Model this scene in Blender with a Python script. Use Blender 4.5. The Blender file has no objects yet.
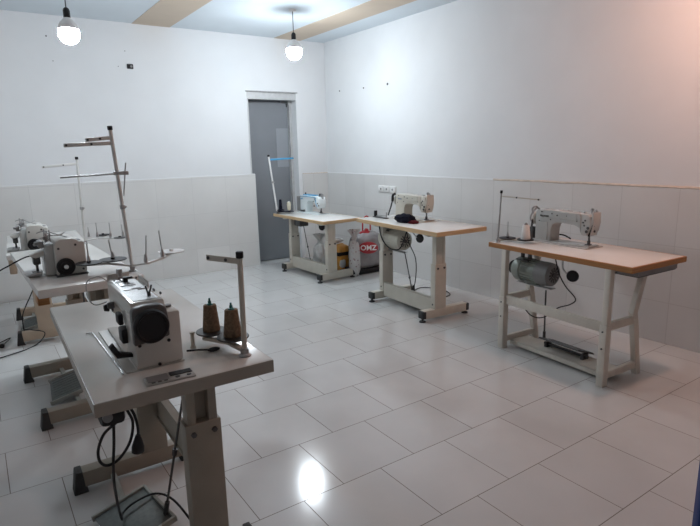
import bpy, bmesh, math, random
from mathutils import Matrix, Vector, noise
R = math.radians
PI = math.pi
scn = bpy.context.scene
COL = scn.collection

# ------------------------------------------------------------------ camera
F_PX, YAW, PITCH, ROLL, CAM_H = 546.4, -0.5994, -0.20716, -0.022795, 1.5
fwd = Vector((-math.sin(YAW) * math.cos(PITCH), math.cos(YAW) * math.cos(PITCH), math.sin(PITCH)))
right = Vector((math.cos(YAW), math.sin(YAW), 0))
up = right.cross(fwd)
r_ = right * math.cos(ROLL) + up * math.sin(ROLL)
u_ = -right * math.sin(ROLL) + up * math.cos(ROLL)
cam = bpy.data.cameras.new('camera')
cam.sensor_width = 36
cam.lens = F_PX / 700 * 36
cam.clip_start = 0.02
camo = bpy.data.objects.new('camera', cam)
COL.objects.link(camo)
m3 = Matrix((r_, u_, -fwd)).transposed()
camo.matrix_world = Matrix.Translation((0, 0, CAM_H)) @ m3.to_4x4()
scn.camera = camo

# ------------------------------------------------------------------ world, exposure
w = bpy.data.worlds.new('world')
scn.world = w
w.use_nodes = True
w.node_tree.nodes['Background'].inputs[0].default_value = (0.6, 0.7, 0.85, 1)
w.node_tree.nodes['Background'].inputs[1].default_value = 0.05
scn.view_settings.view_transform = 'Standard'
scn.view_settings.look = 'None'
scn.view_settings.exposure = -0.03
scn.view_settings.gamma = 1
scn.view_settings.use_curve_mapping = False
BULB = 300.0          # emission strength of the two cool bulbs
WARM = 300.0           # the warm bulb just outside the frame on the right
XR, YB, HC, WT = 4.166, 6.60, 2.891, 1.172   # right wall, back wall, ceiling, top of the wall tiles
XL, YF = -1.6, -1.8


# ------------------------------------------------------------------ materials
def mat(name, col, rough=0.5, metal=0.0, var=0.04, scale=12, bump=0.0, spec=0.5, emit=None, coat=0.0):
    m = bpy.data.materials.new(name)
    m.use_nodes = True
    nt = m.node_tree
    b = nt.nodes['Principled BSDF']
    b.inputs['Roughness'].default_value = rough
    b.inputs['Metallic'].default_value = metal
    b.inputs['Specular IOR Level'].default_value = spec
    b.inputs['Coat Weight'].default_value = coat
    tc = nt.nodes.new('ShaderNodeTexCoord')
    n = nt.nodes.new('ShaderNodeTexNoise')
    n.inputs['Scale'].default_value = scale
    n.inputs['Detail'].default_value = 4
    nt.links.new(tc.outputs['Object'], n.inputs['Vector'])
    rmp = nt.nodes.new('ShaderNodeValToRGB')
    rmp.color_ramp.elements[0].position = 0.3
    rmp.color_ramp.elements[1].position = 0.7
    rmp.color_ramp.elements[0].color = tuple(max(0, c * (1 - var)) for c in col) + (1,)
    rmp.color_ramp.elements[1].color = tuple(min(1, c * (1 + var)) for c in col) + (1,)
    nt.links.new(n.outputs['Fac'], rmp.inputs[0])
    nt.links.new(rmp.outputs[0], b.inputs['Base Color'])
    if bump:
        bp = nt.nodes.new('ShaderNodeBump')
        bp.inputs['Strength'].default_value = bump
        bp.inputs['Distance'].default_value = 0.005
        nt.links.new(n.outputs['Fac'], bp.inputs['Height'])
        nt.links.new(bp.outputs[0], b.inputs['Normal'])
    if emit:
        b.inputs['Emission Color'].default_value = tuple(emit[:3]) + (1,)
        b.inputs['Emission Strength'].default_value = emit[3]
    return m


def tile_mat(name, col, grout, wdt, row, shift, plane, rough, mortar, off=0.0, var=0.05, edge=0.1):
    """procedural tiles: brick texture on two of the object's axes, faint cloudy veins in the glaze"""
    m = mat(name, col, rough, 0, var, 2.2, 0)
    nt = m.node_tree
    b = nt.nodes['Principled BSDF']
    tc = [x for x in nt.nodes if x.type == 'TEX_COORD'][0]
    rmp = [x for x in nt.nodes if x.type == 'VALTORGB'][0]
    sep = nt.nodes.new('ShaderNodeSeparateXYZ')
    nt.links.new(tc.outputs['Object'], sep.inputs[0])
    cmb = nt.nodes.new('ShaderNodeCombineXYZ')
    for i, ax in enumerate(plane):
        ad = nt.nodes.new('ShaderNodeMath')
        ad.operation = 'ADD'
        ad.inputs[1].default_value = shift[i] + 84 * (wdt, row)[i]
        nt.links.new(sep.outputs['XYZ'.index(ax)], ad.inputs[0])
        nt.links.new(ad.outputs[0], cmb.inputs[i])
    br = nt.nodes.new('ShaderNodeTexBrick')
    br.offset = off
    br.offset_frequency = 2
    br.squash = 1
    br.inputs['Scale'].default_value = 1
    br.inputs['Mortar Size'].default_value = mortar
    br.inputs['Mortar Smooth'].default_value = edge
    br.inputs['Brick Width'].default_value = wdt
    br.inputs['Row Height'].default_value = row
    br.inputs['Color1'].default_value = (1.0, 1.0, 1.0, 1)
    br.inputs['Color2'].default_value = (0.94, 0.94, 0.94, 1)
    br.inputs['Mortar'].default_value = tuple(g / max(c, 0.01) for g, c in zip(grout, col)) + (1,)
    nt.links.new(cmb.outputs[0], br.inputs['Vector'])
    mx = nt.nodes.new('ShaderNodeMix')
    mx.data_type = 'RGBA'
    mx.blend_type = 'MULTIPLY'
    mx.inputs[0].default_value = 1
    nt.links.new(rmp.outputs[0], mx.inputs[6])
    nt.links.new(br.outputs['Color'], mx.inputs[7])
    nt.links.new(mx.outputs[2], b.inputs['Base Color'])
    mr = nt.nodes.new('ShaderNodeMapRange')
    mr.inputs['To Min'].default_value = rough
    mr.inputs['To Max'].default_value = 0.7
    nt.links.new(br.outputs['Fac'], mr.inputs['Value'])
    nt.links.new(mr.outputs[0], b.inputs['Roughness'])
    bp = nt.nodes.new('ShaderNodeBump')
    bp.invert = True
    bp.inputs['Strength'].default_value = 0.35
    bp.inputs['Distance'].default_value = 0.002
    nt.links.new(br.outputs['Fac'], bp.inputs['Height'])
    nt.links.new(bp.outputs[0], b.inputs['Normal'])
    return m


def wood_mat(name, c1, c2):
    m = mat(name, c1, 0.45, 0, 0.1, 30, 0)
    nt = m.node_tree
    n = [x for x in nt.nodes if x.type == 'TEX_NOISE'][0]
    tc = [x for x in nt.nodes if x.type == 'TEX_COORD'][0]
    rmp = [x for x in nt.nodes if x.type == 'VALTORGB'][0]
    mp = nt.nodes.new('ShaderNodeMapping')
    mp.inputs['Scale'].default_value = (3, 3, 90)
    nt.links.new(tc.outputs['Object'], mp.inputs[0])
    nt.links.new(mp.outputs[0], n.inputs['Vector'])
    n.inputs['Scale'].default_value = 1.5
    rmp.color_ramp.elements[0].color = c1 + (1,)
    rmp.color_ramp.elements[1].color = c2 + (1,)
    return m


M = {}
M['plaster'] = mat('plaster', (0.70, 0.71, 0.72), 0.75, 0, 0.02, 3, 0.12, 0.2)
M['ceiling'] = mat('ceiling_paint', (0.64, 0.70, 0.745), 0.5, 0, 0.02, 3, 0.05, 0.2)
M['tan'] = mat('tan_paint', (0.55, 0.455, 0.36), 0.6, 0, 0.03, 4, 0.05, 0.2)
M['mortar'] = mat('rough_mortar', (0.60, 0.52, 0.45), 0.9, 0, 0.15, 14, 0.6, 0.1)
M['floor'] = tile_mat('floor_tiles', (0.60, 0.605, 0.60), (0.17, 0.145, 0.13), 0.42, 0.42, (-0.17, -0.195), 'XY', 0.14, 0.0020, 0.5, 0.05)
M['tile_back'] = tile_mat('wall_tiles_back', (0.68, 0.675, 0.66), (0.56, 0.555, 0.545), 0.43, 0.43, (-0.055, 0.114), 'XZ', 0.22, 0.003, 0, 0.04)
M['tile_right'] = tile_mat('wall_tiles_right', (0.66, 0.655, 0.645), (0.51, 0.50, 0.49), 0.425, 0.43, (-0.19, 0.114), 'YZ', 0.22, 0.003, 0, 0.04)
M['door'] = mat('grey_door_metal', (0.22, 0.235, 0.255), 0.38, 0.3, 0.06, 2, 0)
M['door_pale'] = mat('door_paler_grey', (0.29, 0.31, 0.335), 0.35, 0.2, 0.03, 2, 0)
M['frame'] = mat('door_frame_aluminium', (0.55, 0.56, 0.56), 0.45, 0.5, 0.06, 20, 0.1)
M['frame_dark'] = mat('door_frame_line', (0.12, 0.12, 0.13), 0.5, 0.3)
M['lam'] = mat('pale_laminate', (0.73, 0.725, 0.69), 0.22, 0, 0.025, 6, 0)
M['lam_edge'] = mat('grey_laminate_edge', (0.34, 0.31, 0.265), 0.4, 0, 0.04, 15)
M['lam_white'] = mat('white_laminate', (0.76, 0.75, 0.72), 0.2, 0, 0.02, 6)
M['ply'] = wood_mat('tan_edge_wood', (0.50, 0.33, 0.17), (0.64, 0.46, 0.27))
M['ply_red'] = wood_mat('orange_edge_wood', (0.30, 0.125, 0.035), (0.42, 0.19, 0.06))
M['steel_paint'] = mat('beige_painted_steel', (0.29, 0.262, 0.215), 0.45, 0.0, 0.06, 9)
M['steel_cream'] = mat('cream_painted_steel', (0.56, 0.53, 0.46), 0.4, 0.0, 0.06, 9)
M['steel_beige'] = mat('warm_beige_painted_steel', (0.55, 0.45, 0.34), 0.45, 0.0, 0.05, 9)
M['steel_worn'] = mat('worn_white_paint', (0.64, 0.60, 0.53), 0.45, 0.0, 0.06, 16)
M['black'] = mat('black_plastic', (0.014, 0.014, 0.016), 0.5, spec=0.3)
M['rubber'] = mat('dark_rubber', (0.03, 0.032, 0.033), 0.65)
M['chrome'] = mat('worn_chrome', (0.6, 0.6, 0.6), 0.25, 1.0, 0.1, 40)
M['steel'] = mat('dull_steel', (0.42, 0.42, 0.42), 0.35, 0.9, 0.1, 40)
M['dark_steel'] = mat('dark_steel', (0.10, 0.10, 0.10), 0.4, 0.8, 0.1, 40)
M['cast'] = mat('machine_enamel', (0.59, 0.58, 0.54), 0.28, 0, 0.03, 10, 0, 0.5, None, 0.3)
M['cast_grey'] = mat('machine_enamel_grey', (0.47, 0.475, 0.46), 0.25, 0, 0.03, 10, 0, 0.5, None, 0.3)
M['cast_cream'] = mat('machine_enamel_cream', (0.58, 0.545, 0.47), 0.28, 0, 0.03, 10, 0, 0.5, None, 0.3)
M['cast_white'] = mat('machine_enamel_white', (0.68, 0.74, 0.75), 0.25, 0, 0.02, 10, 0, 0.5, None, 0.3)
M['stand'] = mat('pale_stand_enamel', (0.62, 0.62, 0.60), 0.35, 0.1, 0.05, 9)
M['blue'] = mat('blue_plastic', (0.05, 0.28, 0.50), 0.4)
M['motor_green'] = mat('grey_green_motor_paint', (0.25, 0.28, 0.25), 0.4, 0.1, 0.08, 20)
M['motor_cream'] = mat('cream_motor_paint', (0.50, 0.48, 0.41), 0.4, 0.1, 0.08, 20)
M['grey_plastic'] = mat('grey_plastic', (0.22, 0.22, 0.22), 0.5)
M['housing_dark'] = mat('dark_grey_enamel', (0.10, 0.10, 0.10), 0.4)
M['pedal'] = mat('pedal_plate', (0.115, 0.13, 0.125), 0.55, 0.2, 0.15, 60, 0.3)
M['pedal_pale'] = mat('pedal_frame', (0.33, 0.34, 0.31), 0.5, 0.2, 0.1, 20)
M['thread_brown'] = mat('brown_thread', (0.20, 0.145, 0.10), 0.9, 0, 0.25, 120, 0.6, 0.1)
M['thread_white'] = mat('white_thread', (0.72, 0.72, 0.70), 0.85, 0, 0.05, 120, 0.5, 0.1)
M['thread_yellow'] = mat('pale_yellow_thread', (0.62, 0.58, 0.46), 0.85, 0, 0.05, 120, 0.5, 0.1)
M['teal'] = mat('teal_plastic', (0.03, 0.16, 0.15), 0.4)
M['silver_panel'] = mat('silver_panel', (0.42, 0.41, 0.39), 0.4, 0.3)
M['cloth_dark'] = mat('dark_navy_cloth', (0.012, 0.013, 0.022), 0.95, 0, 0.3, 25, 0.5, 0.1)
M['cloth_red'] = mat('dark_red_cloth', (0.10, 0.015, 0.02), 0.9, 0, 0.2, 25, 0.4, 0.1)
M['bag_grey'] = mat('grey_bag_plastic', (0.29, 0.29, 0.30), 0.35, 0, 0.15, 9, 0.5)
M['bag_red'] = mat('red_bag_plastic', (0.42, 0.03, 0.04), 0.4, 0, 0.1, 9, 0.3)
M['bag_white'] = mat('white_bag_plastic', (0.62, 0.63, 0.62), 0.35, 0, 0.18, 14, 0.6)
M['bag_pink'] = mat('pink_white_bag_plastic', (0.55, 0.50, 0.49), 0.35, 0, 0.1, 30, 0.5)
M['orange'] = mat('orange_sack_plastic', (0.58, 0.27, 0.05), 0.45, 0, 0.2, 12, 0.5)
M['white_text'] = mat('white_lettering', (0.8, 0.8, 0.8), 0.5)
M['dark_text'] = mat('dark_lettering', (0.06, 0.06, 0.055), 0.5)
M['bluegrey_text'] = mat('blue_grey_lettering', (0.18, 0.20, 0.32), 0.5)
M['white_plastic'] = mat('white_plastic', (0.72, 0.72, 0.71), 0.35)
M['navy_bin'] = mat('dark_blue_plastic', (0.006, 0.03, 0.14), 0.8)
M['cool_bulb'] = mat('cool_bulb_glow', (0.9, 0.9, 0.9), 0.3, emit=(0.84, 0.93, 1.0, BULB))
M['warm_bulb'] = mat('warm_bulb_glow', (0.9, 0.9, 0.9), 0.3, emit=(1.0, 0.55, 0.41, WARM))
# coloured floral print on the pale bag
nt = M['bag_pink'].node_tree
vo = nt.nodes.new('ShaderNodeTexVoronoi')
vo.inputs['Scale'].default_value = 26
rp = nt.nodes.new('ShaderNodeValToRGB')
rp.color_ramp.elements[0].color = (0.20, 0.16, 0.16, 1)
rp.color_ramp.elements[0].position = 0.12
rp.color_ramp.elements[1].color = (0.56, 0.54, 0.53, 1)
rp.color_ramp.elements[1].position = 0.34
e = rp.color_ramp.elements.new(0.25)
e.color = (0.50, 0.38, 0.37, 1)
tc = [x for x in nt.nodes if x.type == 'TEX_COORD'][0]
nt.links.new(tc.outputs['Object'], vo.inputs['Vector'])
nt.links.new(vo.outputs['Distance'], rp.inputs[0])
nt.links.new(rp.outputs[0], nt.nodes['Principled BSDF'].inputs['Base Color'])


# ------------------------------------------------------------------ mesh helpers
class B:
    """collects shapes into one bmesh"""
    def __init__(s):
        s.bm = bmesh.new()
        s.m = Matrix.Identity(4)
        s.mi = 0

    def _fin(s, verts, bev=0, seg=2, angle=0.5):
        for v in verts:
            v.co = s.m @ v.co
        fs = set(f for v in verts for f in v.link_faces)
        for f in fs:
            f.material_index = s.mi
        if bev > 0:
            bmesh.ops.recalc_face_normals(s.bm, faces=list(fs))
            es = [e for e in set(e for v in verts for e in v.link_edges) if len(e.link_faces) == 2 and e.calc_face_angle(0) > angle]
            bmesh.ops.bevel(s.bm, geom=es, offset=bev, segments=seg, affect='EDGES', profile=0.5, clamp_overlap=True)

    def box(s, x0, x1, y0, y1, z0, z1, bev=0, seg=2):
        vs = [s.bm.verts.new(c) for c in ((x0, y0, z0), (x1, y0, z0), (x1, y1, z0), (x0, y1, z0), (x0, y0, z1), (x1, y0, z1), (x1, y1, z1), (x0, y1, z1))]
        for f in ((3, 2, 1, 0), (4, 5, 6, 7), (0, 1, 5, 4), (1, 2, 6, 5), (2, 3, 7, 6), (3, 0, 4, 7)):
            s.bm.faces.new([vs[i] for i in f])
        s._fin(vs, bev, seg)
        return s

    def prism(s, poly, axis, a, b, bev=0, seg=2, angle=0.5):
        """poly = 2D points in the plane normal to axis: X -> (y,z), Y -> (x,z), Z -> (x,y)"""
        def mk(p, t):
            return {'X': (t, p[0], p[1]), 'Y': (p[0], t, p[1]), 'Z': (p[0], p[1], t)}[axis]
        lo = [s.bm.verts.new(mk(p, a)) for p in poly]
        hi = [s.bm.verts.new(mk(p, b)) for p in poly]
        n = len(poly)
        s.bm.faces.new(lo[::-1])
        s.bm.faces.new(hi)
        for i in range(n):
            s.bm.faces.new((lo[i], lo[(i + 1) % n], hi[(i + 1) % n], hi[i]))
        bmesh.ops.recalc_face_normals(s.bm, faces=list(set(f for v in lo + hi for f in v.link_faces)))
        s._fin(lo + hi, bev, seg, angle)
        return s

    def lathe(s, prof, p0=(0, 0, 0), d=(0, 0, 1), seg=28):
        """prof = [(radius, height)] turned round direction d from p0"""
        q = Vector((0, 0, 1)).rotation_difference(Vector(d).normalized())
        p0 = Vector(p0)
        rings, vs = [], []
        for r, h in prof:
            if r < 1e-6:
                v = s.bm.verts.new(p0 + q @ Vector((0, 0, h)))
                rings.append([v]); vs.append(v)
            else:
                ring = [s.bm.verts.new(p0 + q @ Vector((r * math.cos(2 * PI * i / seg), r * math.sin(2 * PI * i / seg), h))) for i in range(seg)]
                rings.append(ring); vs += ring
        for a, b in zip(rings, rings[1:]):
            for i in range(seg):
                j = (i + 1) % seg
                if len(a) == 1 and len(b) == 1:
                    continue
                if len(a) == 1:
                    s.bm.faces.new((a[0], b[i], b[j]))
                elif len(b) == 1:
                    s.bm.faces.new((a[i], a[j], b[0]))
                else:
                    s.bm.faces.new((a[i], a[j], b[j], b[i]))
        if len(rings[0]) > 1:
            s.bm.faces.new(rings[0][::-1])
        if len(rings[-1]) > 1:
            s.bm.faces.new(rings[-1])
        bmesh.ops.recalc_face_normals(s.bm, faces=list(set(f for v in vs for f in v.link_faces)))
        s._fin(vs)
        return s

    def cyl(s, p0, p1, r0, r1=None, seg=20, ch=0):
        p0, p1 = Vector(p0), Vector(p1)
        L = (p1 - p0).length
        r1 = r0 if r1 is None else r1
        pr = [(r0, 0), (r1, L)] if not ch else [(r0 - ch, 0), (r0, ch), (r1, L - ch), (r1 - ch, L)]
        return s.lathe(pr, p0, p1 - p0, seg)

    def tube(s, pts, r, seg=8, smooth=True, sub=6):
        P = [Vector(p) for p in pts]
        if smooth and len(P) > 2:
            Q = []
            for i in range(len(P) - 1):
                a, b, c, d = P[max(i - 1, 0)], P[i], P[i + 1], P[min(i + 2, len(P) - 1)]
                for k in range(sub):
                    t = k / sub
                    Q.append(0.5 * ((2 * b) + (c - a) * t + (2 * a - 5 * b + 4 * c - d) * t * t + (3 * b - a - 3 * c + d) * t ** 3))
            Q.append(P[-1])
            P = Q
        rings, vs = [], []
        nrm = None
        for i, p in enumerate(P):
            t = (P[min(i + 1, len(P) - 1)] - P[max(i - 1, 0)]).normalized()
            if nrm is None:
                nrm = t.cross(Vector((0, 0, 1)) if abs(t.z) < 0.9 else Vector((1, 0, 0))).normalized()
            else:
                nrm = (nrm - t * nrm.dot(t)).normalized()
            bn = t.cross(nrm)
            ring = [s.bm.verts.new(p + r * (nrm * math.cos(2 * PI * k / seg) + bn * math.sin(2 * PI * k / seg))) for k in range(seg)]
            rings.append(ring); vs += ring
        for a, b in zip(rings, rings[1:]):
            for k in range(seg):
                s.bm.faces.new((a[k], a[(k + 1) % seg], b[(k + 1) % seg], b[k]))
        s.bm.faces.new(rings[0][::-1]); s.bm.faces.new(rings[-1])
        s._fin(vs)
        return s

    def blob(s, c, rad, amp=0.1, freq=6, power=2.0, seed=0, lev=4, flat=None):
        """lumpy soft shape; power above 2 squares it off"""
        r = bmesh.ops.create_icosphere(s.bm, subdivisions=lev, radius=1)
        for v in r['verts']:
            d = v.co.normalized()
            k = (abs(d.x) ** power + abs(d.y) ** power + abs(d.z) ** power) ** (-1 / power)
            p = d * k
            n = noise.noise(Vector((p.x * freq * .5 + seed, p.y * freq * .5, p.z * freq * .35)))
            n += 0.5 * noise.noise(Vector((p.x * freq + seed, p.y * freq, p.z * freq)))
            p = p * (1 + amp * n)
            v.co = Vector((c[0] + p.x * rad[0], c[1] + p.y * rad[1], c[2] + p.z * rad[2]))
            if flat is not None and v.co.z < flat:
                v.co.z = flat
        s._fin(r['verts'])
        return s

    def obj(s, name, mats, parent=None, smooth=40):
        bmesh.ops.recalc_face_normals(s.bm, faces=s.bm.faces[:])
        me = bpy.data.meshes.new(name)
        s.bm.to_mesh(me)
        s.bm.free()
        for m in (mats if isinstance(mats, (list, tuple)) else [mats]):
            me.materials.append(M[m] if isinstance(m, str) else m)
        if smooth:
            for p in me.polygons:
                p.use_smooth = True
            me.set_sharp_from_angle(angle=R(smooth))
        o = bpy.data.objects.new(name, me)
        COL.objects.link(o)
        if parent:
            o.parent = parent
        return o


def tag(o, label=None, cat=None, group=None, kind=None):
    if label: o['label'] = label
    if cat: o['category'] = cat
    if group: o['group'] = group
    if kind: o['kind'] = kind
    return o


def thing(name, label, cat, loc=(0, 0, 0), rz=0, group=None):
    o = bpy.data.objects.new(name, None)
    o.empty_display_size = 0.1
    COL.objects.link(o)
    o.location = loc
    o.rotation_euler = (0, 0, rz)
    return tag(o, label, cat, group)


def recentre(o, base):
    """put a one-mesh thing's origin at its base"""
    b = Vector(base)
    o.data.transform(Matrix.Translation(-b))
    o.location = b
    return o


def text(name, body, size, mtx, material, parent, depth=0.0006, bold=0.0):
    cu = bpy.data.curves.new(name, 'FONT')
    cu.body = body
    cu.size = size
    cu.extrude = depth
    cu.offset = bold
    cu.align_x = 'CENTER'
    cu.align_y = 'CENTER'
    t = bpy.data.objects.new(name + '_tmp', cu)
    COL.objects.link(t)
    dg = bpy.context.evaluated_depsgraph_get()
    me = bpy.data.meshes.new_from_object(t.evaluated_get(dg))
    bpy.data.objects.remove(t)
    bpy.data.curves.remove(cu)
    me.name = name
    me.materials.clear()
    me.materials.append(M[material])
    me.transform(mtx)
    o = bpy.data.objects.new(name, me)
    COL.objects.link(o)
    o.parent = parent
    return o


def frame(xaxis, yaxis, origin):
    x, y = Vector(xaxis).normalized(), Vector(yaxis).normalized()
    z = x.cross(y)
    m = Matrix((x, y, z)).transposed().to_4x4()
    m.translation = Vector(origin)
    return m


def struct(o):
    o['kind'] = 'structure'
    return o


# ------------------------------------------------------------------ the room
struct(B().box(XL - .2, XR + .2, YF - .2, YB + .6, -0.12, 0).obj('floor', 'floor'))
struct(B().box(XL - .2, XR + .2, YF - .2, YB + .6, HC, HC + .12).obj('ceiling', 'ceiling'))
for i, (a, b) in enumerate(((1.688, 2.10), (3.42, 3.80), (-0.05, 0.36)), 1):
    struct(B().box(a, b, YF, YB, HC - .004, HC + .002).obj('trim_%d' % i, 'tan'))
DX0, DX1, DZ = 2.995, 3.70, 2.235           # door opening in the back wall
wb = B()
wb.box(XL - .2, DX0, YB, YB + .45, 0, HC)
wb.box(DX1, XR + .2, YB, YB + .45, 0, HC)
wb.box(DX0, DX1, YB, YB + .45, DZ, HC)
wall_back = struct(wb.obj('wall_back', 'plaster', smooth=0))
tb = B()
tb.box(XL, DX0 + .055, YB - .012, YB + .002, 0, WT + .024, .002, 1)
tb.box(DX1 + .055, XR, YB - .012, YB + .002, 0, WT - .004, .002, 1)
tb.box(DX0 - .002, DX0 + .055, YB, YB + .10, 0, WT + .024)
tb.obj('wall_tiles', 'tile_back', wall_back, smooth=0)


def rough_lip(p0, p1, r, seed):
    b = B()
    n = 60
    pts = []
    for i in range(n + 1):
        t = i / n
        q = Vector(p0).lerp(Vector(p1), t)
        q.z += 0.006 * noise.noise(Vector((t * 25 + seed, 0, 0)))
        pts.append(q)
    b.tube(pts, r, 6, False)
    return b


rough_lip((XL, YB - .004, WT + .026), (DX0 + .05, YB - .004, WT + .026), .007, 0).obj('tile_cap', 'plaster', wall_back)
rough_lip((DX1 + .06, YB - .004, WT - .002), (XR, YB - .004, WT - .002), .009, 3).obj('tile_cap', 'mortar', wall_back)
wall_right = struct(B().box(XR, XR + .2, YF - .2, YB + .45, 0, HC).obj('wall_right', 'plaster', smooth=0))
B().box(XR - .012, XR + .002, YF, YB, 0, WT - .004, .002, 1).obj('wall_tiles', 'tile_right', wall_right, smooth=0)
rough_lip((XR - .004, 3.6, WT), (XR - .004, YB, WT), .008, 6).obj('tile_cap', 'plaster', wall_right)
rough_lip((XR - .004, YF, WT), (XR - .004, 3.6, WT), .012, 9).obj('tile_cap', 'mortar', wall_right)
struct(B().box(XL - .2, XL, YF - .2, YB + .45, 0, HC).obj('wall_left', 'plaster', smooth=0))
struct(B().box(XL - .2, XR + .2, YF - .2, YF, 0, HC).obj('wall_front', 'plaster', smooth=0))

# door: recessed grey leaf in an aluminium frame
door = struct(thing('door_1', None, None, (DX0, YB, 0)))
dl = B().box(.03, .655, .16, .20, .012, 2.12, .002, 1).obj('door_leaf', 'door', door)
B().box(.47, .652, .157, .161, 1.27, 1.78, .001, 1).obj('pale_rectangle', 'door_pale', dl)  # thin, slightly paler grey rectangle near the leaf's right edge
fb = B()
fb.box(0.0, .03, .02, .22, 0, 2.14, .002, 1)
fb.box(.655, .705, .13, .22, 0, 2.14, .002, 1)
fb.box(0, .705, .01, .22, 2.135, 2.233, .003, 1)
fb.obj('door_frame', 'frame', door)
B().box(-.012, .73, -.006, .012, 2.222, 2.238, .002, 1).obj('frame_lintel', 'steel', door)
B().cyl((.643, .155, 2.10), (.643, .155, 2.06), .008).obj('door_hinge', 'black', door)
B().box(.6565, .6625, .128, .132, 0.02, 2.09).obj('door_seal', 'frame_dark', door)

# wall fittings
o = thing('electrical_box', 'black uncovered electrical box high on the back wall', 'electrical box', (1.626, YB, 2.437))
B().box(-.034, .034, -.010, .004, -.026, .026, .006).obj('box_body', 'black', o)
B().cyl((.012, -.013, 0), (.012, -.009, 0), .013, seg=16).obj('box_insert', 'grey_plastic', o)
NAILS = [((.834, YB), 2.683, 'back', 'dark nail in the back wall just left of the left hanging bulb', .008),
         ((.868, YB), 2.445, 'back', 'tiny nail in the back wall below the left hanging bulb', .005),
         ((1.585, YB), 2.595, 'back', 'tiny nail in the back wall above the black electrical box', .005),
         ((1.50, YB), 2.43, 'back', 'tiny nail in the back wall beside the black electrical box', .005),
         ((XR, 6.239), 2.238, 'right', 'smallest nail on the right wall, nearest the room corner', .009),
         ((XR, 5.703), 2.224, 'right', 'middle one of the three nails on the right wall', .010),
         ((XR, 5.227), 2.222, 'right', 'largest dark nail on the right wall, farthest from the corner', .014)]
for (x, y), z, side, lab, r in NAILS:
    d = (0, -1, 0) if side == 'back' else (-1, 0, 0)
    b = B()
    b.lathe([(r * .4, -.004), (r * .4, .006), (r, .008), (r * .9, .012), (0, .014)], (0, 0, 0), d, 12)
    n = b.obj('wall_nail', 'dark_steel')
    n.location = (x, y, z)
    tag(n, lab, 'nail', 'nails in the plaster')
o = thing('power_outlet', 'white triple power outlet on the right wall tiles', 'outlet', (XR - .012, 5.24, 1.003))
B().box(-.006, 0, -.17, .17, -.042, .042, .002).obj('back_plate', 'white_plastic', o)
for k in (-1, 0, 1):
    b = B()
    b.box(-.014, -.005, k * .113 - .052, k * .113 + .052, -.038, .038, .004)
    c = b.obj('socket_module', 'white_plastic', o)
    B().cyl((-.0165, k * .113, 0), (-.013, k * .113, 0), .013, seg=16).obj('socket_hole', 'grey_plastic', c)

# ------------------------------------------------------------------ hanging bulbs


def pendant(x, y, zb, label, material, rb=.068, lean=(0, 0)):
    """zb = centre of the glowing globe"""
    t = thing('pendant_bulb', label, 'light', (x, y, HC), 0, 'bare bulbs hanging from the ceiling')
    d = zb - HC
    top = d + rb * 1.25 + .085
    B().tube([(lean[0], lean[1], -.005), (lean[0] * .6, lean[1] * .6, top * .4), (0, 0, top)], .004, 6).obj('cord', 'black', t)
    B().lathe([(0, -.02), (.035, -.02), (.04, -.003), (.04, 0)], (lean[0], lean[1], 0)).obj('ceiling_rose', 'white_plastic', t)
    B().lathe([(.02, -.085), (.024, -.08), (.023, -.02), (.017, -.006), (.008, .0)], (0, 0, top)).obj('bulb_socket', 'black', t)
    B().lathe([(.021, 0), (.030, -.008), (rb * .82, -.017 - rb * .38), (rb * .97, -.017 - rb * .80), (rb * .97, -.017 - rb * .88)], (0, 0, top - .068)).obj('bulb_collar', 'white_plastic', t)
    pr = [(rb * .93, rb * .36)] + [(rb * math.cos(a) ** .8, rb * 1.05 * math.sin(a)) for a in [R(v) for v in (18, 0, -20, -40, -60, -78)]] + [(0, -rb * 1.05)]
    B().lathe(pr, (0, 0, d)).obj('bulb_globe', material, t)
    return t


pendant(2.93, 5.22, 2.487, 'bare glowing bulb on a black cord hanging near the door', 'cool_bulb', .08)
pendant(.735, 4.62, 2.36, 'bare glowing bulb hanging above the left row of tables', 'cool_bulb', .072)
pendant(3.42, 1.45, 2.62, 'warm bulb hanging by the right wall beyond the picture edge', 'warm_bulb', .06)


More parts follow.
